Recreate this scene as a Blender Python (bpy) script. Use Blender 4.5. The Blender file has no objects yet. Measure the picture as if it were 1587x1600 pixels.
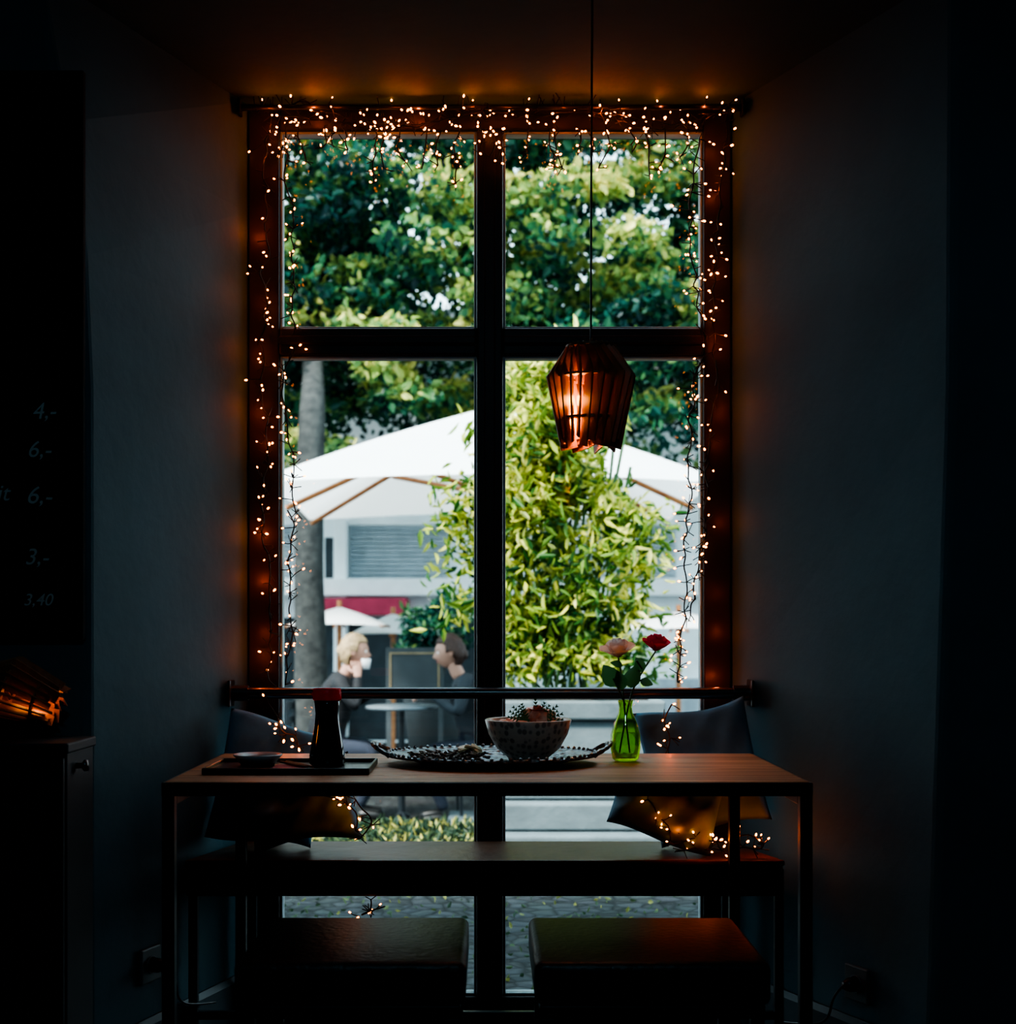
import bpy, math, random, bmesh
import numpy as np
from mathutils import Vector, Matrix, Euler
random.seed(7); rng=np.random.default_rng(7)
F=2184.0; VX=765.0; HY=978.0; CH=1.075
def W(px,py,D): return Vector(((px-VX)*D/F, D, CH-(py-HY)*D/F))
scene=bpy.context.scene
COL=scene.collection
# ---------------------------------------------------------------- materials
def new_mat(name):
    m=bpy.data.materials.new(name); m.use_nodes=True
    nt=m.node_tree; return m,nt,nt.nodes,nt.links,nt.nodes.get('Principled BSDF')
def mat(name,col,rough=0.6,metal=0.0,noise=0.15,scale=8.0,bump=0.0,bscale=60.0,spec=0.5,col2=None):
    m,nt,N,L,b=new_mat(name)
    tc=N.new('ShaderNodeTexCoord'); nz=N.new('ShaderNodeTexNoise'); nz.inputs['Scale'].default_value=scale
    nz.inputs['Detail'].default_value=5
    L.new(tc.outputs['Object'],nz.inputs['Vector'])
    cr=N.new('ShaderNodeValToRGB')
    c=np.array(col); c2=np.array(col2) if col2 is not None else np.clip(c*(1+noise),0,1); c1=c if col2 is not None else c*(1-noise)
    cr.color_ramp.elements[0].position=.3; cr.color_ramp.elements[1].position=.7
    cr.color_ramp.elements[0].color=(*c1,1); cr.color_ramp.elements[1].color=(*c2,1)
    L.new(nz.outputs['Fac'],cr.inputs['Fac']); L.new(cr.outputs['Color'],b.inputs['Base Color'])
    b.inputs['Roughness'].default_value=rough; b.inputs['Metallic'].default_value=metal
    b.inputs['Specular IOR Level'].default_value=spec
    if bump>0:
        n2=N.new('ShaderNodeTexNoise'); n2.inputs['Scale'].default_value=bscale; n2.inputs['Detail'].default_value=4
        L.new(tc.outputs['Object'],n2.inputs['Vector'])
        bp=N.new('ShaderNodeBump'); bp.inputs['Strength'].default_value=bump; bp.inputs['Distance'].default_value=.01
        L.new(n2.outputs['Fac'],bp.inputs['Height']); L.new(bp.outputs['Normal'],b.inputs['Normal'])
    return m
def wood(name,c1,c2,rough=.4,scale=(1.2,14,14),bump=.1,planks=0):
    m,nt,N,L,b=new_mat(name)
    tc=N.new('ShaderNodeTexCoord'); mp=N.new('ShaderNodeMapping'); mp.inputs['Scale'].default_value=scale
    nz=N.new('ShaderNodeTexNoise'); nz.inputs['Scale'].default_value=2.2; nz.inputs['Detail'].default_value=8; nz.inputs['Distortion'].default_value=1.0
    L.new(tc.outputs['Object'],mp.inputs['Vector']); L.new(mp.outputs['Vector'],nz.inputs['Vector'])
    cr=N.new('ShaderNodeValToRGB'); cr.color_ramp.elements[0].position=.32; cr.color_ramp.elements[1].position=.68
    cr.color_ramp.elements[0].color=(*c1,1); cr.color_ramp.elements[1].color=(*c2,1)
    L.new(nz.outputs['Fac'],cr.inputs['Fac']); L.new(cr.outputs['Color'],b.inputs['Base Color'])
    b.inputs['Roughness'].default_value=rough
    bp=N.new('ShaderNodeBump'); bp.inputs['Strength'].default_value=bump; bp.inputs['Distance'].default_value=.005
    L.new(nz.outputs['Fac'],bp.inputs['Height']); L.new(bp.outputs['Normal'],b.inputs['Normal'])
    return m
def emis(name,col,s):
    m,nt,N,L,b=new_mat(name); N.remove(b)
    e=N.new('ShaderNodeEmission'); e.inputs['Color'].default_value=(*col,1); e.inputs['Strength'].default_value=s
    L.new(e.outputs[0],N['Material Output'].inputs[0]); return m
def clear(name,col,gloss=.08,rough=.02):
    m,nt,N,L,b=new_mat(name); N.remove(b)
    t=N.new('ShaderNodeBsdfTransparent'); t.inputs[0].default_value=(*col,1)
    g=N.new('ShaderNodeBsdfGlossy'); g.inputs['Roughness'].default_value=rough
    lw=N.new('ShaderNodeLayerWeight'); lw.inputs['Blend'].default_value=.25
    mu=N.new('ShaderNodeMath'); mu.operation='MULTIPLY_ADD'; mu.inputs[1].default_value=.5; mu.inputs[2].default_value=gloss
    L.new(lw.outputs['Fresnel'],mu.inputs[0])
    mx=N.new('ShaderNodeMixShader'); L.new(mu.outputs[0],mx.inputs[0]); L.new(t.outputs[0],mx.inputs[1]); L.new(g.outputs[0],mx.inputs[2])
    L.new(mx.outputs[0],N['Material Output'].inputs[0]); return m
def leafmat(name,stops,trans=.5,gl=.05):
    m,nt,N,L,b=new_mat(name); N.remove(b)
    a=N.new('ShaderNodeAttribute'); a.attribute_name='tone'
    cr=N.new('ShaderNodeValToRGB'); e=cr.color_ramp.elements
    e[0].position=stops[0][0]; e[0].color=(*stops[0][1],1); e[1].position=stops[-1][0]; e[1].color=(*stops[-1][1],1)
    for p,c in stops[1:-1]:
        x=e.new(p); x.color=(*c,1)
    L.new(a.outputs['Fac'],cr.inputs['Fac'])
    d=N.new('ShaderNodeBsdfDiffuse'); t=N.new('ShaderNodeBsdfTranslucent'); g=N.new('ShaderNodeBsdfGlossy'); g.inputs['Roughness'].default_value=.4
    L.new(cr.outputs[0],d.inputs[0]); L.new(cr.outputs[0],t.inputs[0])
    mx=N.new('ShaderNodeMixShader'); mx.inputs[0].default_value=trans; L.new(d.outputs[0],mx.inputs[1]); L.new(t.outputs[0],mx.inputs[2])
    m2=N.new('ShaderNodeMixShader'); m2.inputs[0].default_value=gl; L.new(mx.outputs[0],m2.inputs[1]); L.new(g.outputs[0],m2.inputs[2])
    L.new(m2.outputs[0],N['Material Output'].inputs[0]); return m

M_wall=mat('plaster_dark_teal',(.062,.150,.185),.75,noise=.12,scale=3,bump=.15,bscale=25)
M_wallroom=mat('plaster_room',(.03,.05,.06),.85,noise=.12,scale=3,bump=.1,bscale=25)
M_ceil=mat('ceiling_plaster',(.05,.065,.07),.9)
M_floor=wood('floor_boards',(.02,.015,.012),(.05,.035,.025),.5,(10,1,1))
M_frame=mat('window_frame_paint',(.036,.032,.031),.45,noise=.15,scale=6,bump=.1,bscale=40,spec=.3)
M_bead=mat('glazing_bead_highlight',(.30,.35,.37),.45)  # pale colour stands in for light caught along the glazing edge
M_glass=clear('window_glass',(.97,.985,.98),.01)
M_steel=mat('black_steel',(.022,.028,.033),.35,metal=.3,noise=.1)
M_rail=mat('rail_steel',(.12,.12,.125),.3,metal=.9,noise=.1)
M_table=wood('oak_table_top',(.24,.10,.036),(.52,.25,.11),.50,(1.0,11,11))
M_bench=mat('bench_leather',(.11,.055,.032),.42,noise=.25,scale=5,bump=.35,bscale=12,spec=.3)
M_black=mat('black_leather',(.010,.010,.012),.45,noise=.2,bump=.2,bscale=50)
M_stool=mat('stool_leather',(.016,.020,.023),.42,noise=.2,bump=.25,bscale=70)
M_cush=mat('cushion_fabric_slate',(.12,.27,.38),.9,noise=.2,scale=12,bump=.7,bscale=9)
M_wire=mat('wire_black_green',(.008,.012,.008),.5)
M_bulb=emis('fairy_bulb_warm',(1.0,.25,.03),7.0)
M_lampwood=wood('lamp_plywood',(.17,.065,.022),(.32,.13,.05),.5,(14,14,2))
M_lampbulb=emis('filament_bulb',(1,.36,.07),4)
# ---------------------------------------------------------------- helpers
def link(o): COL.objects.link(o); return o
def mesh(name,verts,faces,m=None,smooth=False):
    me=bpy.data.meshes.new(name); me.from_pydata([tuple(v) for v in verts],[],faces); me.update()
    o=link(bpy.data.objects.new(name,me))
    if m: me.materials.append(m)
    if smooth:
        for p in me.polygons: p.use_smooth=True
    return o
def bev(o,w=.004,seg=2):
    b=o.modifiers.new('bevel','BEVEL'); b.width=w; b.segments=seg; b.limit_method='ANGLE'; return o
def box(name,x0,x1,y0,y1,z0,z1,m,b=0.0,seg=2):
    v=[(x,y,z) for x in (x0,x1) for y in (y0,y1) for z in (z0,z1)]
    f=[(0,1,3,2),(4,6,7,5),(0,4,5,1),(2,3,7,6),(0,2,6,4),(1,5,7,3)]
    o=mesh(name,v,f,m)
    if b: bev(o,b,seg)
    return o
def group(name,parts,loc=(0,0,0)):
    e=link(bpy.data.objects.new(name,None)); e.empty_display_size=.1; e.location=loc
    for p in parts:
        p.parent=e; p.matrix_parent_inverse=Matrix.Translation(-Vector(loc))
    return e
def bm_merge(o):
    bm=bmesh.new(); bm.from_mesh(o.data); bmesh.ops.remove_doubles(bm,verts=bm.verts,dist=1e-6); bmesh.ops.recalc_face_normals(bm,faces=bm.faces); bm.to_mesh(o.data); bm.free()
def lathe(name,prof,c,m,seg=48,sx=1,sy=1,smooth=True):
    v=[];f=[];n=len(prof)
    for i in range(seg):
        a=2*math.pi*i/seg
        for r,z in prof: v.append((c[0]+r*math.cos(a)*sx,c[1]+r*math.sin(a)*sy,c[2]+z))
    for i in range(seg):
        j=(i+1)%seg
        for k in range(n-1): f.append((i*n+k,j*n+k,j*n+k+1,i*n+k+1))
    o=mesh(name,v,f,m,smooth)
    bm_merge(o); return o
def tube(name,paths,r,m,res=2,poly=False):
    cu=bpy.data.curves.new(name,'CURVE'); cu.dimensions='3D'; cu.bevel_depth=r; cu.bevel_resolution=res; cu.use_fill_caps=True; cu.resolution_u=6
    for pts in paths:
        if poly or len(pts)<3:
            s=cu.splines.new('POLY'); s.points.add(len(pts)-1)
            for q,p in zip(s.points,pts): q.co=(*p,1)
        else:
            s=cu.splines.new('NURBS'); s.points.add(len(pts)-1); s.order_u=3; s.use_endpoint_u=True
            for q,p in zip(s.points,pts): q.co=(*p,1)
    cu.materials.append(m)
    return link(bpy.data.objects.new(name,cu))
def ball(name,c,s,m,rot=(0,0,0),seg=24):
    bm=bmesh.new(); bmesh.ops.create_uvsphere(bm,u_segments=seg,v_segments=seg//2,radius=1)
    me=bpy.data.meshes.new(name); 
    M=Matrix.Translation(c)@Euler(rot).to_matrix().to_4x4()@Matrix.Diagonal((*s,1))
    bm.transform(M); bm.to_mesh(me); bm.free()
    for p in me.polygons: p.use_smooth=True
    me.materials.append(m); return link(bpy.data.objects.new(name,me))
def skin(name,verts,edges,radii,m,sub=2,root=0):
    me=bpy.data.meshes.new(name); me.from_pydata([tuple(v) for v in verts],edges,[]); me.update()
    o=link(bpy.data.objects.new(name,me))
    md=o.modifiers.new('skin','SKIN'); md.use_smooth_shade=True
    for i,r in enumerate(radii):
        rr=r if isinstance(r,tuple) else (r,r)
        me.skin_vertices[0].data[i].radius=rr
        me.skin_vertices[0].data[i].use_root=(i==root)
    s=o.modifiers.new('sub','SUBSURF'); s.levels=sub; s.render_levels=sub
    me.materials.append(m); return o
def leaves(name,P,tone,size,m,aspect=.5,droop=0.0,jit=.35):
    n=len(P); P=np.asarray(P,float)
    d=rng.normal(size=(n,3)); d[:,2]-=droop; d/=np.linalg.norm(d,axis=1)[:,None]
    u=rng.normal(size=(n,3)); s=np.cross(d,u); s/=np.linalg.norm(s,axis=1)[:,None]; nn=np.cross(d,s)
    L=(size*(1+jit*rng.uniform(-1,1,n)))[:,None]; w=L*aspect*.5
    v=np.empty((n,6,3))
    v[:,0]=P; v[:,1]=P+d*L*.35+s*w+nn*L*.08; v[:,2]=P+d*L*.75+s*w*.6+nn*L*.05; v[:,3]=P+d*L-nn*L*.1
    v[:,4]=P+d*L*.75-s*w*.6+nn*L*.05; v[:,5]=P+d*L*.35-s*w+nn*L*.08
    me=bpy.data.meshes.new(name)
    idx=np.arange(n)[:,None]*6
    f=np.concatenate([idx+np.array([[0,1,2,3]]),idx+np.array([[0,3,4,5]])],axis=1).reshape(-1)
    me.vertices.add(n*6); me.vertices.foreach_set('co',v.reshape(-1))
    me.loops.add(n*8); me.loops.foreach_set('vertex_index',f.astype(np.int32))
    me.polygons.add(n*2); me.polygons.foreach_set('loop_start',(np.arange(n*2)*4).astype(np.int32))
    me.polygons.foreach_set('loop_total',np.full(n*2,4,np.int32))
    me.update(calc_edges=True); me.validate()
    at=me.attributes.new('tone','FLOAT','FACE'); at.data.foreach_set('value',np.repeat(np.clip(tone,0,1),2).astype(np.float32))
    me.materials.append(m)
    return link(bpy.data.objects.new(name,me))
def pointlight(name,loc,e,col,r=.004):
    li=bpy.data.lights.new(name,'POINT'); li.energy=e; li.color=col; li.shadow_soft_size=r
    o=link(bpy.data.objects.new(name,li)); o.location=loc; return o
# ---------------------------------------------------------------- room shell
def prism_levels(name,levels,m):
    n=len(levels[0][1]); v=[];f=[]
    for z,pl in levels:
        for x,y in pl: v.append((x,y,z))
    for k in range(len(levels)-1):
        for i in range(n):
            j=(i+1)%n; f.append((k*n+i,k*n+j,(k+1)*n+j,(k+1)*n+i))
    f.append(tuple(range(n))[::-1]); f.append(tuple((len(levels)-1)*n+i for i in range(n)))
    o=mesh(name,v,f,m); bm_merge(o); bev(o,.015,3); return o
YW=3.1; YG=3.80; YO=3.95
RL=3.2
def plL(xf): return [(-RL,YW),(xf,YW),(-.657,YG),(-.657,YO),(-RL,YO)]
prism_levels('wall_window_left',[(0,plL(-.885)),(1.6,plL(-.887)),(1.9,plL(-.90)),(2.2,plL(-.94)),(2.5,plL(-.995)),(3.0,plL(-1.02))],M_wall)
def plR(xf): return [(xf,YW),(RL,YW),(RL,YO),(.657,YO),(.657,YG)]
prism_levels('wall_window_right',[(0,plR(.972)),(.9,plR(1.0)),(1.6,plR(1.022)),(3.0,plR(1.03))],M_wall)
mesh('wall_window_lintel',[(-1.03,YW,2.53),(1.04,YW,2.53),(.657,YG,2.49),(-.657,YG,2.49),(-.657,YO,2.49),(.657,YO,2.49),
     (-1.03,YW,3.0),(1.04,YW,3.0),(.657,YO,3.0),(-.657,YO,3.0)],
     [(0,1,2,3),(3,2,5,4),(0,6,7,1),(4,5,8,9),(6,9,8,7),(0,3,4,9,6),(1,7,8,5,2)],M_wall)
box('floor',-RL,RL,-2.2,YO,-.12,0,M_floor)
box('ceiling',-RL,RL,-2.2,YO,3.0,3.15,M_ceil)
box('wall_back',-RL,RL,-2.3,-2.2,-.1,3.1,M_wallroom)
box('wall_left',-RL-.1,-RL,-2.3,YO,-.1,3.1,M_wallroom)
box('wall_right',RL,RL+.1,-2.3,YO,-.1,3.1,M_wallroom)
M_base=mat('baseboard_paint',(.05,.08,.095),.5)
def base(name,x0,y0,x1,y1,inward):
    d=Vector((x1-x0,y1-y0,0)).normalized(); nrm=Vector((-d.y,d.x,0))*inward*.014
    v=[]
    for z,k in ((0,1),(.13,1),(.145,.4),(.145,0),(0,0)):
        v.append((x0+nrm.x*k,y0+nrm.y*k,z)); v.append((x1+nrm.x*k,y1+nrm.y*k,z))
    f=[(0,1,3,2),(2,3,5,4),(4,5,7,6),(0,2,4,6,8),(1,9,7,5,3)]
    return mesh(name,v,f,M_base)
base('baseboard_left',-.885,YW,-.66,YG-.02,-1)
base('baseboard_right',.972,YW,.66,YG-.02,1)
# ---------------------------------------------------------------- window
k=3.8/F
zt=lambda py: CH-(py-HY)*k
xt=lambda px:(px-VX)*k
p=[]
y0,y1=3.79,3.87
XL,XR=xt(437),xt(1098)
ZT,ZB=zt(205),zt(1556)
p.append(box('frame_left',-.655,XL,y0,y1,0.002,2.488,M_frame,.005))
p.append(box('frame_right',XR,.655,y0,y1,0.002,2.488,M_frame,.005))
p.append(box('frame_top',XL,XR,y0,y1,ZT,2.488,M_frame,.005))
p.append(box('frame_bottom',XL,XR,y0,y1,0.002,ZB,M_frame,.005))
p.append(box('mullion',-.036,.036,y0-.006,y1,ZB,ZT,M_frame,.006))
p.append(box('mullion_cover',-.016,.016,y0-.014,y0-.006,ZB,ZT,M_frame,.006))
for a,b_,n in ((XL,-.036,'l'),(.036,XR,'r')):
    p.append(box('transom_'+n,a,b_,y0-.004,y1,zt(556),zt(514),M_frame,.005))
    p.append(box('transom_lip_'+n,a,b_,y0-.018,y0-.004,zt(541),zt(527),M_frame,.005))
    for (za,zb,q) in ((ZB,zt(556),'low'),(zt(514),ZT,'up')):
        t=.007
        p.append(box(f'bead_{n}{q}1',a,a+t,y0+.012,y0+.05,za,zb,M_bead,.002))
        p.append(box(f'bead_{n}{q}2',b_-t,b_,y0+.012,y0+.05,za,zb,M_bead,.002))
        p.append(box(f'bead_{n}{q}3',a+t,b_-t,y0+.012,y0+.05,za,za+t,M_bead,.002))
        p.append(box(f'bead_{n}{q}4',a+t,b_-t,y0+.012,y0+.05,zb-t,zb,M_bead,.002))
        p.append(box(f'pane_{n}{q}',a+.003,b_-.003,y0+.034,y0+.038,za+.003,zb-.003,M_glass))
group('window_1',p,(0,3.83,0))
# ---------------------------------------------------------------- rails
def rail(name,z,y,r,xl,xr,m,ps=.035):
    q=[tube('bar',[[(xl+.03,y,z),(xr-.03,y,z)]],r,m,4)]
    for s,x in ((1,xl),(-1,xr)):
        q.append(box('plate',min(x,x+s*.008),max(x,x+s*.008),y-ps,y+ps,z-ps,z+ps,m,.003))
        q.append(tube('collar',[[(x,y,z),(x+s*.05,y,z)]],r*1.35,m,4))
    return group(name,q,((xl+xr)/2,y,z))
rail('handrail',W(0,1083,3.7).z,3.7,.0155,-.688,.694,M_rail)
rail('curtain_rod',W(0,168,3.74).z,3.74,.0065,-.672,.680,M_steel,.02)
# ---------------------------------------------------------------- dining table
TZ=.763; tx0,tx1,ty0,ty1=-.655,.645,2.79,3.42
q=[]
npl=5
for i in range(npl):
    a=ty0+.006+(ty1-ty0-.006)*i/npl; b_=ty0+.006+(ty1-ty0-.006)*(i+1)/npl-.0012
    q.append(box(f'top_plank_{i+1}',tx0+.006,tx1-.006,a,b_,TZ-.022,TZ,M_table,.0012))
q+= [box('rim_front',tx0,tx1,ty0,ty0+.0055,TZ-.028,TZ-.001,M_steel,.001),box('rim_left',tx0,tx0+.005,ty0+.006,ty1,TZ-.028,TZ-.001,M_steel,.001),box('rim_right',tx1-.005,tx1,ty0+.006,ty1,TZ-.028,TZ-.001,M_steel,.001)]
for n,x in (('l',tx0),('r',tx1-.025)):
    q.append(box('apron_side_'+n,x,x+.025,ty0+.026,ty1-.03,TZ-.048,TZ-.0225,M_steel,.002))
    q.append(box('leg_front_'+n,x,x+.025,ty0+.001,ty0+.026,0,TZ-.0225,M_steel,.002))
for n,x in (('l',-.617),('r',.582)):
    q.append(box('leg_back_'+n,x,x+.025,ty1-.03,ty1-.005,0,TZ-.0225,M_steel,.002))
q.append(box('apron_back',-.592,.582,ty1-.03,ty1-.005,TZ-.048,TZ-.0225,M_steel,.002))
group('dining_table',q,(0,3.1,0))
# ---------------------------------------------------------------- bench
BZ=.497
q=[box('seat_top',-.752,.728,3.445,3.755,BZ-.014,BZ,M_bench,.004),
   box('seat_edge_strip',-.745,.722,3.447,3.75,BZ-.019,BZ-.0145,M_rail),
   box('seat_body',-.752,.728,3.45,3.75,BZ-.09,BZ-.0195,M_black,.006)]
for o in q:
    for v in o.data.vertices:
        if v.co.y>3.6: v.co.x*= .655/.745
for n,x in (('1',-.745),('2',.705),):
    q.append(box('leg_front_'+n,x,x+.022,3.455,3.477,0,BZ-.09,M_steel,.002))
for n,x in (('1',-.64),('2',.615)):
    q.append(box('leg_back_'+n,x,x+.022,3.70,3.722,0,BZ-.09,M_steel,.002))
q.append(box('stretcher',-.723,.705,3.457,3.475,.10,.12,M_steel,.002))
group('bench',q,(0,3.6,0))
# ---------------------------------------------------------------- stools
def stool(x0,x1,y0,y1,z):
    q=[]
    o=box('seat_cushion',x0,x1,y0,y1,z-.08,z,M_stool,.016,4)
    for pl in o.data.polygons: pl.use_smooth=True
    q.append(o)
    pts=[(x0+.012,y0+.012,z-.014),(x1-.012,y0+.012,z-.014),(x1-.012,y1-.012,z-.014),(x0+.012,y1-.012,z-.014),(x0+.012,y0+.012,z-.014)]
    ox=[( (a[0]-(x0+x1)/2)*1.035+(x0+x1)/2,(a[1]-(y0+y1)/2)*1.035+(y0+y1)/2,a[2]) for a in pts]
    q.append(tube('piping',[ox],.003,M_stool,2,True))
    q.append(box('seat_frame',x0+.01,x1-.01,y0+.01,y1-.01,z-.105,z-.0805,M_steel,.003))
    for i,(a,b_) in enumerate(((x0+.012,y0+.012),(x1-.036,y0+.012),(x0+.012,y1-.036),(x1-.036,y1-.036))):
        q.append(box(f'leg_{i+1}',a,a+.024,b_,b_+.024,0,z-.1055,M_steel,.002))
    q.append(box('stretcher_1',x0+.036,x1-.036,y0+.016,y0+.032,.14,.156,M_steel,.002))
    q.append(box('stretcher_2',x0+.036,x1-.036,y1-.032,y1-.016,.14,.156,M_steel,.002))
    return group('stool',q,((x0+x1)/2,(y0+y1)/2,0))
stool(-.468,-.044,2.55,2.96,.46); stool(.082,.515,2.55,2.96,.46)
# ---------------------------------------------------------------- cushions
def pillow(c,w,h,t,rot,seed):
    n=30; v=[];f=[]
    r=random.Random(seed)
    ph=[r.uniform(0,6) for _ in range(6)]
    for side in (1,-1):
        for i in range(n+1):
            for j in range(n+1):
                u=-1+2*i/n; s=-1+2*j/n
                th=(max(0,1-u**4)*max(0,1-s**4))**.5
                rc=1-.03*(u*u*s*s)
                pin=(1-.075*(1-u*u)*abs(s)**2)*rc; pin2=(1-.075*(1-s*s)*abs(u)**2)*rc
                wr=.10*math.sin(3*u+4*s+ph[0])*math.sin(5*s-2*u+ph[1])+.10*math.sin(9*u*s+ph[2])+.06*math.sin(11*u-6*s+ph[3])
                v.append((u*w/2*pin2,side*t/2*th*(1+wr*2),s*h/2*pin+.012*math.sin(2.2*u+ph[4])*s))
    N=(n+1)**2
    for side in (0,1):
        for i in range(n):
            for j in range(n):
                a=side*N+i*(n+1)+j; q=(a,a+1,a+n+2,a+n+1)
                f.append(q if side else q[::-1])
    o=mesh('cushion',v,f,M_cush,True); bm_merge(o)
    R=Euler(rot).to_matrix(); mz=min((R@vv.co).z for vv in o.data.vertices)
    o.location=(c[0],c[1],BZ+.002-mz if c[2] is None else c[2]); o.rotation_euler=rot
    return o
rd=math.radians
pillow((W(420,0,3.64).x+.005,3.628,None),.28,.33,.085,(rd(-10),rd(12),rd(12)),1)
pillow((W(472,0,3.53).x,3.525,None),.28,.21,.12,(rd(-10),rd(-10),rd(4)),2)
pillow((W(1096,0,3.64).x,3.635,None),.30,.345,.085,(rd(-10),rd(-13),rd(-10)),3)
pillow((W(1042,0,3.53).x,3.525,None),.28,.21,.12,(rd(-10),rd(14),rd(-4)),4)
# ---------------------------------------------------------------- fairy lights
bulbs=[]; mains=[]; twigs=[]
def strand(pts,D,dens=14,spread=13,up=0,jD=.02,main=True):
    P=[W(a,b,D) for a,b in pts]
    seg=[]; 
    for a,b in zip(P[:-1],P[1:]):
        L=(b-a).length; n=max(1,int(L/.022))
        for i in range(n): seg.append(a+(b-a)*(i/n))
    seg.append(P[-1])
    out=[]
    for s in seg:
        out.append(s+Vector((random.uniform(-.009,.009),random.uniform(-jD,jD)*.5,random.uniform(-.006,.006))))
    if main: mains.append(out)
    tot=sum((b-a).length for a,b in zip(out[:-1],out[1:]))
    nb=int(tot*dens*3.0)
    for i in range(nb):
        s=random.choice(out); sp=spread*D/F
        e=s+Vector((random.gauss(0,sp),random.uniform(-jD,jD),random.gauss(0,sp*.7)+up*random.random()*D/F))
        e.y=min(e.y,3.772); e.x=max(-.655,min(.655,e.x)) if e.y>3.68 else e.x
        twigs.append([s,(s+e)/2+Vector((random.uniform(-.006,.006),0,random.uniform(-.006,.006))),e])
        bulbs.append((e,(e-s).normalized() if (e-s).length>1e-4 else Vector((0,0,1))))
    for i in range(int(tot*70)):
        s=random.choice(out); a=random.uniform(0,6.28); l=random.uniform(.012,.028)
        twigs.append([s,s+Vector((math.cos(a)*l,random.uniform(-.008,.004),math.sin(a)*l))])
DL=3.745
strand([(400,170),(470,160),(540,185),(640,195),(720,180),(790,190),(870,165),(950,185),(1040,205),(1100,180),(1160,175)],DL,16,13,42)
strand([(440,178),(520,188),(600,205),(690,188),(770,172),(840,180),(930,175),(1010,185),(1090,200),(1130,170)],DL-.02,14,12,10)
for i in range(24):
    x=443+ i*27+random.uniform(-10,10); y=200+random.uniform(-8,8); L=random.choice([35,55,70,88]) if not 735<x<790 else 42
    pts=[(x,y)]
    for t in range(3): pts.append((x+random.uniform(-10,10),y+L*(t+1)/3))
    strand(pts,DL,30,6,0,.01)
def wav(x0,y0,x1,y1,n,a):
    return [(x0+(x1-x0)*i/n+random.uniform(-a,a),y0+(y1-y0)*i/n) for i in range(n+1)]
strand(wav(420,180,412,560,9,7),DL,13,9); strand(wav(412,560,420,1065,11,7),DL,13,9)
strand(wav(450,200,457,520,8,6),DL,18,8); strand(wav(448,545,455,800,7,8),DL,20,9)
strand(wav(455,800,448,1068,7,8),DL,19,9)
strand([(1090,215),(1082,300),(1078,380),(1090,470),(1100,540),(1082,610),(1076,700),(1078,790),(1068,870),(1072,940),(1060,1010),(1062,1068)],DL,20,10)
strand([(1138,180),(1128,300),(1118,400),(1112,520),(1118,600),(1104,700),(1106,790),(1092,880),(1080,960)],DL,15,10)
strand([(425,1098),(440,1120),(432,1140),(462,1150),(470,1168)],3.48,30,9,0,.008)
strand([(1052,1098),(1040,1120),(1048,1150),(1040,1172)],3.48,30,8,0,.008)
strand([(505,1246),(545,1258),(560,1275),(552,1300)],3.45,24,9,0,.006)
strand([(560,1250),(578,1290),(560,1306)],3.45,14,8,0,.006)
strand([(1012,1246),(1022,1275),(1048,1292),(1052,1318)],3.45,28,8,0,.006)
strand([(1050,1318),(1090,1310),(1130,1314),(1165,1306),(1198,1316),(1190,1324),(1130,1326),(1070,1326)],3.47,28,8,14,.012)
strand([(575,1404),(580,1422),(560,1428),(598,1416)],3.42,14,7,0,.01)
bulbs=[(c,d) for c,d in bulbs if not (c.y<3.6 and 3.44<c.y and .40<c.z<BZ+.003)]
bm=bmesh.new(); bmesh.ops.create_icosphere(bm,subdivisions=1,radius=1); iv=np.array([v.co[:] for v in bm.verts]); jf=[[v.index for v in f.verts] for f in bm.faces]; bm.free()
V=[];FF=[]
for c,d in bulbs:
    R=Vector((0,0,1)).rotation_difference(d).to_matrix()
    R=np.array(R); s=random.uniform(.7,1.2)
    pts=(iv*np.array([.0028,.0028,.0046])*s)@R.T+np.array(c)
    o=len(V); V.extend(pts.tolist()); FF.extend([[a+o for a in t] for t in jf])
ob=mesh('bulbs',V,FF,M_bulb,True)
fl=[ob,tube('main_wires',mains,.0019,M_wire,1),tube('twigs',twigs,.0012,M_wire,0)]
GC=(1,.13,.017)
gl=[]
for i in range(12):
    x=-.60+1.2*i/11+random.uniform(-.04,.04)
    gl.append(pointlight('glow',(x,3.735+random.uniform(-.05,.0),2.455+random.uniform(-.03,.015)),random.uniform(.04,.10),GC))
for i in range(11):
    for s in (-1,1):
        z=.95+i*.142+random.uniform(-.07,.07)
        gl.append(pointlight('glow',(s*(.622+random.uniform(-.02,.014)),3.735+random.uniform(-.03,.015),z),random.uniform(.025,.065),GC))
for a,b_,D,e in ((445,1140,3.46,.03),(470,1158,3.45,.02),(1044,1120,3.46,.03),(1046,1160,3.45,.02),(540,1268,3.41,.025),(1030,1280,3.42,.025),(1060,1300,3.43,.03),(1110,1308,3.43,.05),(1190,1305,3.47,.13)):
    gl.append(pointlight('glow',W(a,b_,D),e,GC))
group('fairy_lights',fl+gl,(0,3.74,2.4))
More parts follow.
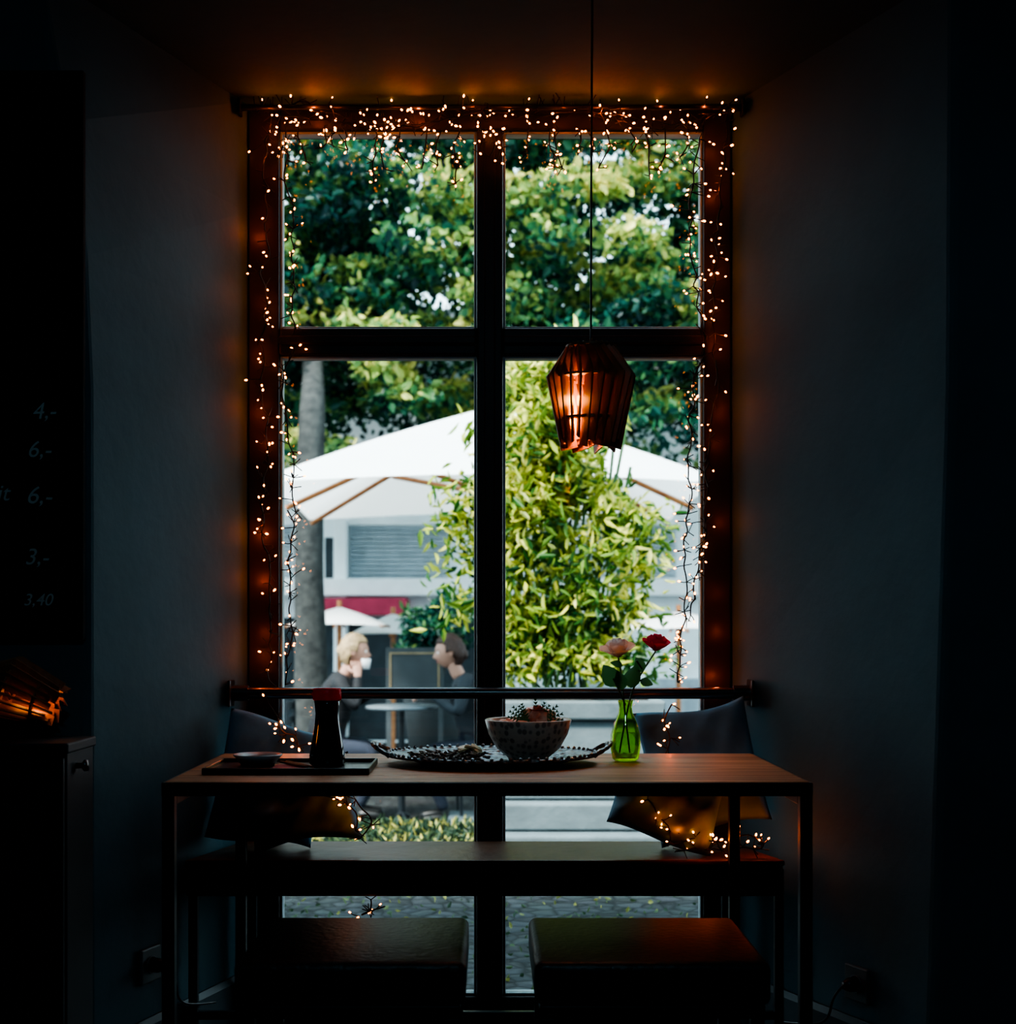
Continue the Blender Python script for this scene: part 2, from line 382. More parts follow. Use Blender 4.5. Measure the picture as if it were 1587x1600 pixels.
# ---------------------------------------------------------------- slat lamps
def slat_lamp(name,c,S,cord_top=None,tilt=None,n=26,lights=()):
    outer=[(.052,.222),(.098,.152),(.066,.0)]
    inner=[(.038,.010),(.060,.145),(.024,.205)]
    V=[];Fc=[]
    for i in range(n):
        a=2*math.pi*i/n
        tw=math.radians(34)
        rd_=Vector((math.cos(a),math.sin(a),0)); 
        fd=Vector((math.cos(a+tw),math.sin(a+tw),0)); th=Vector((-fd.y,fd.x,0))*.0018
        base_r=.06; o=len(V); dz=.012*math.sin(i*2.1); mid=rd_*base_r; P=[]
        for (r,z) in outer+inner:
            bq=2*base_r*math.cos(tw); cq=base_r**2-r*r
            disc=max(0,bq*bq-4*cq); t=(-bq+math.sqrt(disc))/2
            P.append(mid+fd*t+Vector((0,0,z+(dz if z<.02 else 0))))
        for s in (1,-1):
            for q in P: V.append(q+th*s)
        m_=len(P)
        Fc.append([o+j for j in range(m_)]); Fc.append([o+m_+j for j in range(m_)][::-1])
        for j in range(m_):
            kx=(j+1)%m_; Fc.append([o+j,o+m_+j,o+m_+kx,o+kx])
    T=Matrix.Translation(c)@(tilt.to_matrix().to_4x4() if tilt else Matrix.Identity(4))
    V=[T@(Vector(v)*S) for v in V]
    parts=[mesh('slats',V,Fc,M_lampwood)]
    def ring(nm,r0,r1,z,h):
        o=lathe(nm,[(r0*S,z*S),(r1*S,z*S),(r1*S,(z+h)*S),(r0*S,(z+h)*S),(r0*S,z*S)],(0,0,0),M_lampwood,40,smooth=False)
        o.data.transform(T); return o
    parts.append(ring('top_disc',.008,.056,.214,.005)); parts.append(ring('middle_ring',.058,.082,.146,.005)); parts.append(ring('lower_ring',.050,.068,.055,.005))
    b=ball('bulb',(0,0,.10*S),(.016*S,.016*S,.026*S),M_lampbulb); b.data.transform(T); parts.append(b)
    so=lathe('socket',[(0,.19*S),(.014*S,.19*S),(.014*S,.127*S),(.010*S,.12*S),(0,.12*S)],(0,0,0),M_steel,20); so.data.transform(T); parts.append(so)
    for (x,z,e) in lights: parts.append(pointlight('bulb_light',T@Vector((x*S,0,z*S)),e,(1,.34,.07),.012))
    if cord_top is not None:
        parts.append(tube('cord',[[c+Vector((0,0,.19*S)),c+Vector((0,0,.45)),c+Vector((.002,0,.8)),c+Vector((.004,0,1.2)),cord_top]],.0024,M_steel,2))
        parts.append(lathe('ceiling_rose',[(0,-.03),(.03,-.028),(.045,-.002),(.045,0)],cord_top,M_steel,24))
    return group(name,parts,c)
LC=W(923,696,3.08)
slat_lamp('pendant_lamp',LC,1.0,Vector((LC.x+.008,LC.y,3.0)),n=24,lights=((0,.055,1.2),(-.036,.10,.6)))
# ---------------------------------------------------------------- tabletop things
def silver():
    m,nt,N,L,b=new_mat('engraved_silver')
    tc=N.new('ShaderNodeTexCoord'); vo=N.new('ShaderNodeTexVoronoi'); vo.inputs['Scale'].default_value=55
    L.new(tc.outputs['Object'],vo.inputs['Vector']); bp=N.new('ShaderNodeBump'); bp.inputs['Strength'].default_value=1; bp.inputs['Distance'].default_value=.012
    L.new(vo.outputs['Distance'],bp.inputs['Height']); L.new(bp.outputs['Normal'],b.inputs['Normal'])
    b.inputs['Base Color'].default_value=(.26,.28,.30,1); b.inputs['Metallic'].default_value=.8; b.inputs['Roughness'].default_value=.38
    return m
M_silver=silver()
tc_=Vector(((768-VX)*3.17/F,3.17,TZ))
prof=[(0,.006),(.13,.006),(.155,.008),(.185,.017),(.225,.022),(.236,.025),(.240,.022),(.236,.018),(.19,.012),(.16,.002),(.15,.0),(0,.0)]
tr=lathe('dish',prof,tc_,M_silver,96,1.0,.80)
bm=bmesh.new()
for i in range(72):
    a=2*math.pi*i/72; bmesh.ops.create_icosphere(bm,subdivisions=1,radius=.0045,matrix=Matrix.Translation(tc_+Vector((.236*math.cos(a),.236*.8*math.sin(a),.026))))
me=bpy.data.meshes.new('rim_beads'); bm.to_mesh(me); bm.free(); me.materials.append(M_silver); rb=link(bpy.data.objects.new('rim_beads',me))
hs=[]
for s in (-1,1):
    for off in (-.006,.006):
        pts=[]
        for i in range(15):
            t=i/14; a=math.pi*t
            pts.append(tc_+Vector((s*(.228+.042*math.sin(a)),-.055*math.cos(a),.022+.024*math.sin(a)+off*.35*math.cos(i*1.7))))
        hs.append(pts)
group('serving_tray',[tr,rb,tube('handles',hs,.0042,M_silver,3)],tc_)
M_seed=mat('dark_herb_garnish',(.05,.045,.04),.5,col2=(.28,.25,.2),scale=90)
M_lem=mat('citrus_slices',(.6,.45,.2),.4,col2=(.8,.7,.5))
bm=bmesh.new()
for i in range(190):
    a=random.uniform(0,6.28); r=.085*math.sqrt(random.random())
    x=tc_.x-.095+r*math.cos(a)*1.05; y=tc_.y-.03+r*math.sin(a)*.9
    M=Matrix.Translation((x,y,TZ+.0125+random.random()*.016))@Euler((random.random()*.6,random.random()*.6,random.random()*3)).to_matrix().to_4x4()@Matrix.Diagonal((.010,.004,.003,1))
    bmesh.ops.create_icosphere(bm,subdivisions=1,radius=1,matrix=M)
me=bpy.data.meshes.new('dried_herb_pile'); bm.to_mesh(me); bm.free(); me.materials.append(M_seed); link(bpy.data.objects.new('dried_herb_pile',me))
bm=bmesh.new()
for i in range(6):
    M=Matrix.Translation((tc_.x-.062+.014*(i%3),tc_.y-.02+.012*(i//3),TZ+.034+.003*(i%2)))@Euler((random.uniform(-.6,.6),random.uniform(-.6,.6),0)).to_matrix().to_4x4()
    bmesh.ops.create_cone(bm,segments=20,radius1=.014,radius2=.014,depth=.004,cap_ends=True,matrix=M)
me=bpy.data.meshes.new('citrus_slices'); bm.to_mesh(me); bm.free(); me.materials.append(M_lem); link(bpy.data.objects.new('citrus_slices',me))
def bowlmat():
    m,nt,N,L,b=new_mat('bowl_scallop_glaze')
    tc=N.new('ShaderNodeTexCoord'); mp=N.new('ShaderNodeMapping'); mp.inputs['Scale'].default_value=(75,75,62)
    vo=N.new('ShaderNodeTexVoronoi'); vo.inputs['Scale'].default_value=1; vo.inputs['Randomness'].default_value=.45
    L.new(tc.outputs['Object'],mp.inputs[0]); L.new(mp.outputs[0],vo.inputs['Vector'])
    cr=N.new('ShaderNodeValToRGB'); cr.color_ramp.elements[0].position=.32; cr.color_ramp.elements[0].color=(.20,.20,.20,1); cr.color_ramp.elements[1].position=.5; cr.color_ramp.elements[1].color=(.52,.49,.44,1)
    L.new(vo.outputs['Distance'],cr.inputs[0]); L.new(cr.outputs[0],b.inputs['Base Color']); b.inputs['Roughness'].default_value=.3
    return m
M_bowl=bowlmat()
bc=Vector(((825-VX)*3.18/F,3.18,TZ+.0065))
b1=lathe('bowl',[(0,.004),(.034,.004),(.036,0),(.044,0),(.046,.006),(.072,.028),(.090,.060),(.0985,.092),(.0965,.094),(.094,.092),(.085,.06),(.068,.033),(.04,.012),(0,.010)],(0,0,0),M_bowl,64); b1.location=bc
M_pink=mat('fruit_pink',(.75,.24,.16),.35,col2=(.9,.6,.5),scale=40)
M_dleaf=mat('fern_leaf_dark',(.06,.16,.08),.5,col2=(.12,.28,.12))
parts=[]
bm=bmesh.new()
fr=[(-.055,-.02,.018),(-.04,.02,.02),(-.015,-.035,.02),(.0,.02,.022),(.025,-.02,.024),(.045,.015,.02),(.01,-.0,.026),(.018,.012,.022),(-.065,.0,.014),(.06,-.012,.016)]
for i,(x,y,r) in enumerate(fr):
    z=.078+(.022 if 3<i<8 else 0)
    M=Matrix.Translation(bc+Vector((x,y,z)))@Euler((random.random(),random.random(),random.random())).to_matrix().to_4x4()@Matrix.Diagonal((1,.85,.8,1))
    bmesh.ops.create_icosphere(bm,subdivisions=2,radius=r,matrix=M)
for v in bm.verts: v.co+=Vector((random.uniform(-1,1),random.uniform(-1,1),random.uniform(-1,1)))*.0018
me=bpy.data.meshes.new('fruit_chunks'); bm.to_mesh(me); bm.free(); me.materials.append(M_pink); parts.append(link(bpy.data.objects.new('fruit_chunks',me)))
V=[];Fc=[]
def serr(base,dirv,L,w,n=7):
    s=dirv.cross(Vector((0,1,0))).normalized()
    for i in range(n):
        t=i/n; c=base+dirv*L*t; ww=w*(1-t*.8)
        for sg in (1,-1):
            o=len(V); V.extend([c,c+dirv*L/n*.9,c+dirv*L/n*1.1+s*sg*ww]); Fc.append((o,o+1,o+2))
for a,L in ((150,.05),(120,.045),(95,.055),(70,.05),(40,.06),(20,.065),(5,.06),(165,.05),(55,.05),(135,.05),(30,.055),(110,.045)):
    d=Vector((math.cos(math.radians(a)),random.uniform(-.45,.1),math.sin(math.radians(a)))).normalized()
    serr(bc+Vector((.02 if a<100 else .0,-.02,.088)),d,L,.013)
parts.append(mesh('fern_sprigs',V,Fc,M_dleaf))
V=[];Fc=[]
for k_ in range(3):
    for i in range(7):
        a=i*2*math.pi/7+k_*.4; el=.3+.45*k_; r=.026-.005*k_
        d=Vector((math.cos(a)*math.cos(el),math.sin(a)*math.cos(el),math.sin(el))); s=Vector((-math.sin(a),math.cos(a),0))
        c=bc+Vector((.022,-.02,.112)); o=len(V)
        V.extend([c,c+d*r*.6+s*.008,c+d*r,c+d*r*.6-s*.008]); Fc.append((o,o+1,o+2,o+3))
parts.append(mesh('pink_blossom',V,Fc,M_pink))
group('fruit_salad',parts,bc)
M_lac=mat('black_lacquer',(.012,.012,.014),.3)
M_nap=mat('red_napkin',(.45,.03,.04),.8)
M_cer=mat('grey_ceramic',(.34,.37,.38),.3)
ty=3.03; t0=W(333,1190,ty).x; t1=W(580,1190,ty).x
q=[box('tray_base',t0,t1,2.93,3.15,TZ,TZ+.006,M_lac,.002)]
q+=[box('tray_lip_1',t0-.004,t1+.004,2.926,2.932,TZ,TZ+.014,M_lac,.002),box('tray_lip_2',t0-.004,t1+.004,3.148,3.154,TZ,TZ+.014,M_lac,.002),
    box('tray_lip_3',t0-.004,t0+.002,2.932,3.148,TZ,TZ+.014,M_lac,.002),box('tray_lip_4',t1-.002,t1+.004,2.932,3.148,TZ,TZ+.014,M_lac,.002)]
group('lacquer_tray',q,((t0+t1)/2,3.04,TZ))
dc=Vector((W(403,1180,3.07).x,3.07,TZ+.007))
lathe('sauce_dish',[(0,.003),(.028,.003),(.03,0),(.036,0),(.046,.014),(.054,.022),(.052,.024),(.042,.015),(.03,.007),(0,.006)],dc,M_cer,40)
nx=W(452,1190,3.0).x
box('napkin',nx-.035,nx+.035,2.97,3.05,TZ+.0065,TZ+.010,M_nap,.001)
M_chop=wood('chopstick_wood',(.22,.10,.06),(.38,.2,.1),.4)
tube('chopsticks',[[Vector((nx-.03,3.075,TZ+.0135)),Vector((nx+.045,2.955,TZ+.0135))],[Vector((nx-.018,3.08,TZ+.0135)),Vector((nx+.055,2.96,TZ+.0135))]],.003,M_chop,2)
bx=W(511,1190,3.08).x; bcn=Vector((bx,3.08,TZ+.0065))
M_soy=mat('dark_soy_glass',(.026,.010,.009),.08,spec=.8)
M_redcap=leafmat('red_cap',[(0,(.95,.02,.035)),(1,(.95,.02,.035))],.5,.04)
b=[lathe('bottle_body',[(0,0),(.036,0),(.0395,.004),(.039,.02),(.034,.05),(.028,.085),(.026,.11),(.0275,.13),(.029,.142),(0,.142)],bcn,M_soy,48),
   lathe('bottle_cap',[(.026,.1425),(.0305,.1425),(.0315,.146),(.031,.165),(.029,.168),(0,.169)],bcn,M_redcap,48),
   box('cap_spout',bx-.034,bx-.026,3.076,3.084,TZ+.158,TZ+.166,M_redcap,.002)]
group('soy_sauce_bottle',b,bcn)
vx=W(977,1180,3.22).x; vc=Vector((vx,3.22,TZ))
M_vase=clear('green_glass',(.74,.93,.28),.06,.05)
M_water=clear('vase_water',(.82,.92,.55),.03,.05)
vp=[(0,.002),(.024,.002),(.030,.006),(.0345,.03),(.034,.06),(.026,.09),(.0165,.112),(.0145,.125),(.017,.138),(.0185,.141),(.0165,.141),(.0125,.126),(.0145,.112),(.024,.09),(.031,.06),(.0315,.03),(.027,.010),(0,.008)]
wp=[(0,.0095),(.0255,.0115),(.0300,.03),(.0300,.052),(.0275,.0655),(0,.066)]
group('glass_vase',[lathe('vase_glass',vp,vc,M_vase,48),lathe('water',wp,vc,M_water,40)],vc)
M_stem=mat('rose_stem',(.06,.14,.04),.5)
M_rleaf=leafmat('rose_leaf',[(0,(.07,.20,.07)),(1,(.12,.28,.08))],.5)
M_rred=leafmat('rose_red',[(0,(.6,.010,.06)),(1,(.95,.04,.12))],.5)
M_rpale=leafmat('rose_dusty_pink',[(0,(.72,.60,.58)),(1,(.95,.88,.85))],.5)
def rose(c,axis,R,m,open_=1.0):
    V=[];Fc=[];tone=[]
    Q=Vector((0,0,1)).rotation_difference(axis).to_matrix()
    rings=[(3,.16,.95,.0),(4,.30,.95,.15),(5,.46,.9,.30),(5,.62,.82,.50),(6,.78,.70,.85*open_)]
    for kk,(n,rr,h,fl_) in enumerate(rings):
        for i in range(n):
            a0=2*math.pi*i/n+kk*.7; wd=2*math.pi/n*.68
            o=len(V); nu,nv=6,6
            for u in range(nu+1):
                for v in range(nv+1):
                    t=v/nv; s=-1+2*u/nu
                    a=a0+s*wd*(.55+.45*math.sin(math.pi*min(t*.7+.1,1)))
                    rad=R*rr*(math.sin(min(1,t*1.25)*math.pi/2))*(1+fl_*.45*t**3)
                    z=R*1.35*h*t*(1-.12*s*s*t)-R*.15*fl_*t**4
                    V.append(c+Q@Vector((rad*math.cos(a),rad*math.sin(a),z)))
            for u in range(nu):
                for v in range(nv):
                    q=o+u*(nv+1)+v; Fc.append((q,q+1,q+nv+2,q+nv+1)); tone.append(random.uniform(.0,1) if u==0 and v==0 else tone[-1])
    o=mesh('rose_bloom',V,Fc,m,True)
    at=o.data.attributes.new('tone','FLOAT','FACE'); at.data.foreach_set('value',tone)
    return o
def bigleaf(base,d,nrm,L,w):
    s=d.cross(nrm).normalized(); nrm=s.cross(d).normalized(); V=[];Fc=[]; n=10
    for i in range(n+1):
        t=i/n; ww=w*math.sin(math.pi*t**.8)**.8*(1+.08*(i%2)); c=base+d*L*t-nrm*L*.25*t*t
        V+= [c+s*ww+nrm*ww*.3,c,c-s*ww+nrm*ww*.3]
    for i in range(n):
        for j in (0,1): a=i*3+j; Fc.append((a,a+1,a+4,a+3))
    return mesh('rose_leaf',V,Fc,M_rleaf,True)
r1=W(966,1028,3.2); r2=W(1024,1018,3.2)
q=[rose(r1,Vector((-.12,-.25,1)).normalized(),.036,M_rpale,1.3),rose(r2,Vector((.1,-.2,1)).normalized(),.032,M_rred,.9)]
nk=vc+Vector((0,0,.13))
q.append(tube('stems',[[vc+Vector((.010,0,.02)),nk+Vector((-.004,0,0)),W(972,1060,3.21),r1],[vc+Vector((-.014,0,.02)),nk+Vector((.005,0,0)),W(995,1060,3.21),r2],[nk,W(965,1075,3.2),W(958,1060,3.19)],[W(990,1068,3.21),W(1003,1062,3.2)],[W(1003,1045,3.2),W(994,1032,3.19)]],.0019,M_stem,2))
X=Vector
q+= [bigleaf(W(962,1072,3.2),X((-.45,-.2,.8)).normalized(),X((0,-1,.2)),.055,.021),
     bigleaf(W(972,1078,3.19),X((-.2,-.2,1)).normalized(),X((.3,-1,.2)),.045,.015),
     bigleaf(W(985,1075,3.2),X((.2,-.1,1)).normalized(),X((-.5,-1,0)),.055,.019),
     bigleaf(W(1000,1064,3.2),X((.9,-.2,-.2)).normalized(),X((0,-1,.3)),.03,.010),
     bigleaf(W(1003,1050,3.2),X((-.35,-.2,.9)).normalized(),X((0,-1,.3)),.035,.013),
     bigleaf(W(972,1040,3.2),X((-.9,-.2,.3)).normalized(),X((0,-1,.3)),.028,.008)]
for c in (r1,r2):
    for i in range(5):
        a=i*1.257; q.append(bigleaf(c,X((math.cos(a)*.8,math.sin(a)*.8,.35)).normalized(),X((0,0,1)),.022,.004))
group('rose_flowers',q,nk)
# ---------------------------------------------------------------- left side
M_chalkb=mat('chalkboard_slate',(.012,.015,.018),.85,spec=.2); M_chalk=mat('chalk',(.60,.60,.60),.95,noise=.05,scale=200)
q=[box('board_panel',-1.75,W(134,0,3.1).x,3.080,3.0995,W(0,1000,3.1).z,2.3,M_chalkb,.002)]
def txt(s,px,py,h,tilt=0):
    cu=bpy.data.curves.new('chalk_text','FONT'); cu.body=s; cu.size=h*3.07/F*1.4; cu.extrude=.0004; cu.shear=.25; cu.offset=.0002; cu.materials.append(M_chalk)
    o=link(bpy.data.objects.new('chalk_text',cu)); o.location=W(px,py,3.0785); o.rotation_euler=(math.pi/2,tilt,0); return o
q+=[txt('4,-',50,655,26,-.05),txt('6,-',42,714,26),txt('it',-6,782,26),txt('6,-',40,786,28,.04),txt('3,-',38,882,26),txt('3,40',36,946,19)]
group('chalkboard',q,(-1.3,3.09,1.6))
M_cab=mat('cabinet_dark',(.028,.036,.042),.55)
cx=-.872; cz=W(0,1160,2.9).z
q=[box('carcass',-1.75,cx,2.885,3.075,.08,cz-.022,M_cab,.003),box('plinth',-1.74,cx-.01,2.90,3.07,0,.08,M_cab,.002),
   box('worktop',-1.76,cx+.006,2.872,3.078,cz-.022,cz,M_cab,.004),
   box('door_1',-1.30,cx-.004,2.870,2.884,.09,cz-.03,M_cab,.002),box('door_2',-1.74,-1.306,2.870,2.884,.09,cz-.03,M_cab,.002),
   lathe('knob',[(0,0),(.006,.0),(.006,.012),(.012,.016),(.012,.024),(0,.026)],(0,0,0),M_rail,20)]
q[-1].data.transform(Matrix.Translation((cx,2.95,W(0,1196,2.95).z))@Euler((0,math.pi/2,0)).to_matrix().to_4x4())
group('cabinet',q,(-1.3,2.98,0))
c=Vector((W(90,0,2.97).x,2.972,cz+.074))
slat_lamp('wooden_slat_lamp',c,.72,None,Euler((0,math.radians(-70),math.radians(0))),n=20,lights=((0,.05,.09),))
M_plast=mat('socket_plastic',(.12,.15,.16),.4)
def socket(px,D,pz,side,plug):
    if side<0: x=-.885+( D-YW)*( .228/.70); ang=math.atan2(.70,.228)
    else: x=.98-(D-YW)*(.323/.70); ang=math.atan2(.70,-.323)
    d=Vector((math.cos(ang),math.sin(ang),0)); n=Vector((d.y,-d.x,0))*(1 if side<0 else -1)
    R=Matrix(((d.x,n.x,0),(d.y,n.y,0),(0,0,1))).to_4x4()
    T=Matrix.Translation((x+n.x*.002,D+n.y*.002,pz))@R
    a=box('face_plate',-.042,.042,0,.010,-.042,.042,M_plast,.004)
    b=lathe('recess',[(.021,0),(.021,.003),(.019,.003),(.019,-.004),(0,-.004)],(0,0,0),M_plast,28); b.data.transform(Matrix.Translation((0,.010,0))@Euler((-math.pi/2,0,0)).to_matrix().to_4x4())
    c_=lathe('plug',[(0,0),(.017,0),(.017,.02),(.010,.035),(0,.036)],(0,0,0),M_steel,24); c_.data.transform(Matrix.Translation((0,.010,0))@Euler((-math.pi/2,0,0)).to_matrix().to_4x4())
    for o in (a,b,c_): o.data.transform(T)
    s=T@Vector((0,.045,0)); e=T@Vector((.05,.05,-.10)); f=T@Vector((.25,.04,-.15)); 
    return group('power_socket',[a,b,c_,tube('cord',[[s,T@Vector((.01,.07,-.02)),e,T@Vector((.15,.05,-.13)),f]],.003,M_steel,2)],T.translation)
socket(225,3.32,W(0,1510,3.3).z,-1,True)
socket(1380,3.32,W(0,1540,3.3).z,1,True)
M_shade=mat('fill_lamp_shade_grey',(.5,.5,.5),.6)
q=[lathe('shade',[(.02,.12),(.03,.12),(.20,.0),(.205,.002),(.035,.128),(.02,.13)],(0,.3,2.62),M_shade,40),tube('cord',[[Vector((0,.3,2.73)),Vector((0,.3,3.0))]],.003,M_steel,2,True)]
li=bpy.data.lights.new('cool_fill','POINT'); li.energy=11; li.color=(.40,.80,1); li.shadow_soft_size=.06  # out-of-view lamp added as cool front fill for the dark room
lo=link(bpy.data.objects.new('cool_fill',li)); lo.location=(0,.3,2.62); q.append(lo)
group('added_fill_lamp',q,(0,.3,2.62))
# ---------------------------------------------------------------- outside
M_cob,nt,N,L,b=new_mat('cobblestones')
tc=N.new('ShaderNodeTexCoord'); vo=N.new('ShaderNodeTexVoronoi'); vo.feature='DISTANCE_TO_EDGE'; vo.inputs['Scale'].default_value=12
v2=N.new('ShaderNodeTexVoronoi'); v2.inputs['Scale'].default_value=12
L.new(tc.outputs['Object'],vo.inputs['Vector']); L.new(tc.outputs['Object'],v2.inputs['Vector'])
cr=N.new('ShaderNodeValToRGB'); cr.color_ramp.elements[0].color=(.004,.006,.006,1); cr.color_ramp.elements[1].position=.14; cr.color_ramp.elements[1].color=(.034,.047,.050,1)
L.new(vo.outputs['Distance'],cr.inputs[0]); mx=N.new('ShaderNodeMixRGB'); mx.blend_type='MULTIPLY'; mx.inputs[0].default_value=.7
L.new(cr.outputs[0],mx.inputs[1]); L.new(v2.outputs['Color'],mx.inputs[2]); hs_=N.new('ShaderNodeHueSaturation'); hs_.inputs['Saturation'].default_value=.15; L.new(mx.outputs[0],hs_.inputs['Color'])
L.new(hs_.outputs[0],b.inputs['Base Color']); bp=N.new('ShaderNodeBump'); bp.inputs['Distance'].default_value=.03; bp.inputs['Strength'].default_value=.8; L.new(vo.outputs['Distance'],bp.inputs['Height']); L.new(bp.outputs[0],b.inputs['Normal']); b.inputs['Roughness'].default_value=.7; b.inputs['Specular IOR Level'].default_value=.25
GZ=-.30
def gz(y):
    if y<7.6: return -.02-.03*(y-3.95)/3.65
    return -.05-.25*min(1,(y-7.6)/1.3)
ys=[3.95,5,6,7,7.6,8.9,30]; v=[];f=[]
for y in ys: v+=[(-14,y,gz(y)),(14,y,gz(y))]
for i in range(len(ys)-1): f.append((2*i,2*i+1,2*i+3,2*i+2))
mesh('ground_cobblestone',v,f,M_cob)
ST=[(0,(.003,.026,.028)),(.3,(.012,.080,.058)),(.52,(.060,.185,.075)),(.75,(.31,.41,.11)),(1,(.78,.70,.24))]  # shadow teal to highlight yellow-green, foliage light and shade put into the colour
M_tree=leafmat('tree_leaves',ST,.45,.02)
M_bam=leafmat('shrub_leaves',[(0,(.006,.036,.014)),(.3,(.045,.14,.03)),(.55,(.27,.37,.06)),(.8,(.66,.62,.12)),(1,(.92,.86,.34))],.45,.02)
M_gra=leafmat('grass_and_fallen_leaves',[(0,(.03,.06,.04)),(.6,(.10,.14,.06)),(1,(.7,.6,.15))],.3,.02)
def foliage(n,xr,yr,zfun,per,rad,tonef):
    P=[];T=[]
    for i in range(n):
        x=random.uniform(*xr); y=random.uniform(*yr); z=zfun(x,y)
        if z is None: continue
        r=rad*random.uniform(.6,1.3); tb=tonef(x,y,z)
        m_=int(per*random.uniform(.6,1.3))
        d=rng.normal(size=(m_,3)); d/=np.linalg.norm(d,axis=1)[:,None]; rr=r*rng.uniform(.3,1,m_)**.5
        d[:,2]*=.5
        pts=np.array([x,y,z])+d*rr[:,None]
        P.append(pts); T.append(tb+.40*d[:,2]+rng.normal(0,.13,m_))  # upper leaves of each clump toned lighter: top light painted into the colour
    return np.concatenate(P),np.concatenate(T)
def zf(x,y):
    z=random.uniform(2.45,6.0)
    low=3.15+.25*math.sin(x*2.1+1)
    if z<low and random.random()<.60: return None
    return z
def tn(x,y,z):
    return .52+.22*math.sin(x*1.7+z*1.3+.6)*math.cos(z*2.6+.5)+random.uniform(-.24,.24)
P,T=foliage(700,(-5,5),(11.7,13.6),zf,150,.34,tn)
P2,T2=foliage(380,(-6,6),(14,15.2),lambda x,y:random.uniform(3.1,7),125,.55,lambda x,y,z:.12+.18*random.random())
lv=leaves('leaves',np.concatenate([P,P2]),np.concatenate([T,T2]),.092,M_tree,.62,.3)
M_bark=mat('bark',(.016,.018,.018),.9,col2=(.050,.052,.049),scale=14,bump=.8,bscale=20)
def trunk(px,D,w):
    a=[W(px-2,1110,D),W(px,1040,D),W(px-4,900,D),W(px-2,760,D),W(px+2,640,D),W(px+4,560,D+.5),W(px+10,480,D+1.6),W(px+40,300,D+2.2)]
    a[0].z=GZ-.05
    vs=a+[W(px-70,380,D+2.0),W(px-160,250,D+2.4),W(px+180,330,D+2.4),W(px+330,230,D+2.6),W(px+120,180,D+2.5)]
    ed=[(i,i+1) for i in range(7)]+[(5,8),(8,9),(6,10),(10,11),(7,12)]
    rd_=[w*1.35,w*1.1,w*.98,w*.92,w*.88,w*.65,w*.35,w*.2,w*.25,w*.15,w*.2,w*.12,w*.12]
    return skin('trunk',vs,ed,rd_,M_bark,2)
tk=trunk(486,11.5,.135)
group('tree',[tk,lv],(-1.46,11.5,GZ))
# shrub in stone planter
P=[];T=[]
YS=7.25
for i in range(300):
    z=random.uniform(.84,2.46)
    t=(z-.84)/1.62
    hw=(.47*(1-.5*max(0,t-.45)/.55))*(1+.22*math.sin(z*9)) ; cx_=.34-.16*max(0,t-.55)+.04*math.sin(z*6)
    if t>.82: hw*=.7
    a=random.uniform(0,6.28); rr=math.sqrt(random.random())
    x=cx_+hw*rr*math.cos(a); y=YS+.30*rr*math.sin(a)
    m_=random.randint(20,38); d=rng.normal(size=(m_,3))*np.array([.06,.06,.05])
    P.append(np.array([x,y,z])+d); T.append(random.uniform(.12,.85)+.10*t+1.6*d[:,2]-.35*(y-YS)+.18*(rng.uniform(-1,1,m_)))  # clump tops lighter, rear leaves darker: shading put into the leaf tone
for (px,py) in ((705,790),(690,850),(720,830),(700,905),(725,880),(715,950),(690,780),(730,760),(728,975),(735,930),(1030,850),(1010,900),(1035,800),(700,820),(1005,960)):
    c=W(px,py,YS); m_=18; P.append(np.array(c)+rng.normal(size=(m_,3))*.06); T.append(.5+.3*rng.uniform(-1,1,m_))
P=np.concatenate(P); T=np.concatenate(T); P[:,2]=np.maximum(P[:,2],.80)
keep=~((P[:,0]<W(765,0,YS).x)&(P[:,2]<W(0,985,YS).z)); P=P[keep]; T=T[keep]
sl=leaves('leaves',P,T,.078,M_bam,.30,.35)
stems=[]
for i in range(16):
    bx_=.36+random.uniform(-.14,.14); by=YS+random.uniform(-.08,.08); tx=.34+random.uniform(-.4,.4)
    stems.append([Vector((bx_,by,.715)),Vector(((bx_+tx)/2,by,1.3)),Vector((tx,by+random.uniform(-.1,.1),random.uniform(1.8,2.3)))])
ss=tube('canes',stems,.008,M_stem,2)
M_stone=mat('pale_stone',(.11,.14,.15),.8,noise=.2,scale=5,bump=.3,bscale=30)
M_soil=mat('soil',(.03,.02,.015),.95)
gp=gz(7.2)
pl=[box('step_1',-.0,1.35,6.75,7.6,gp-.01,.06,M_stone,.012,2),box('step_2',.02,1.30,6.88,7.6,.065,.20,M_stone,.012,2)]
for i,(h0,h1,e) in enumerate(((.205,.42,.01),(.425,.60,.0),(.605,.70,.03))):
    pl.append(box(f'stone_course_{i+1}',.03-e,.85+e,7.0-e,7.55+e,h0,h1,M_stone,.012,2))
pl.append(box('soil',.08,.80,7.05,7.5,.69,.712,M_soil))
group('planter',pl,(.45,7.2,gp)); group('potted_shrub',[sl,ss],(.36,YS,.713))
n=5200
P=np.stack([rng.uniform(-2.6,-.08,n),rng.uniform(6.9,7.95,n),np.zeros(n)],1); P[:,2]=[gz(y)+.01+random.random()*.05 for y in P[:,1]]
g1=leaves('grass_blades',P,rng.uniform(0,1,n)**2.4,.05,M_gra,.3,-.3)
group('grass_bed',[g1],(-1.2,7.3,gz(7.3)))
n=1500
P=np.stack([rng.uniform(-2,2,n),rng.uniform(4.1,6.6,n),np.zeros(n)],1); P[:,2]=[gz(y)+.012 for y in P[:,1]]
g2=leaves('fallen_leaves',P,rng.uniform(.1,.8,n),.026,M_gra,.5,.2)
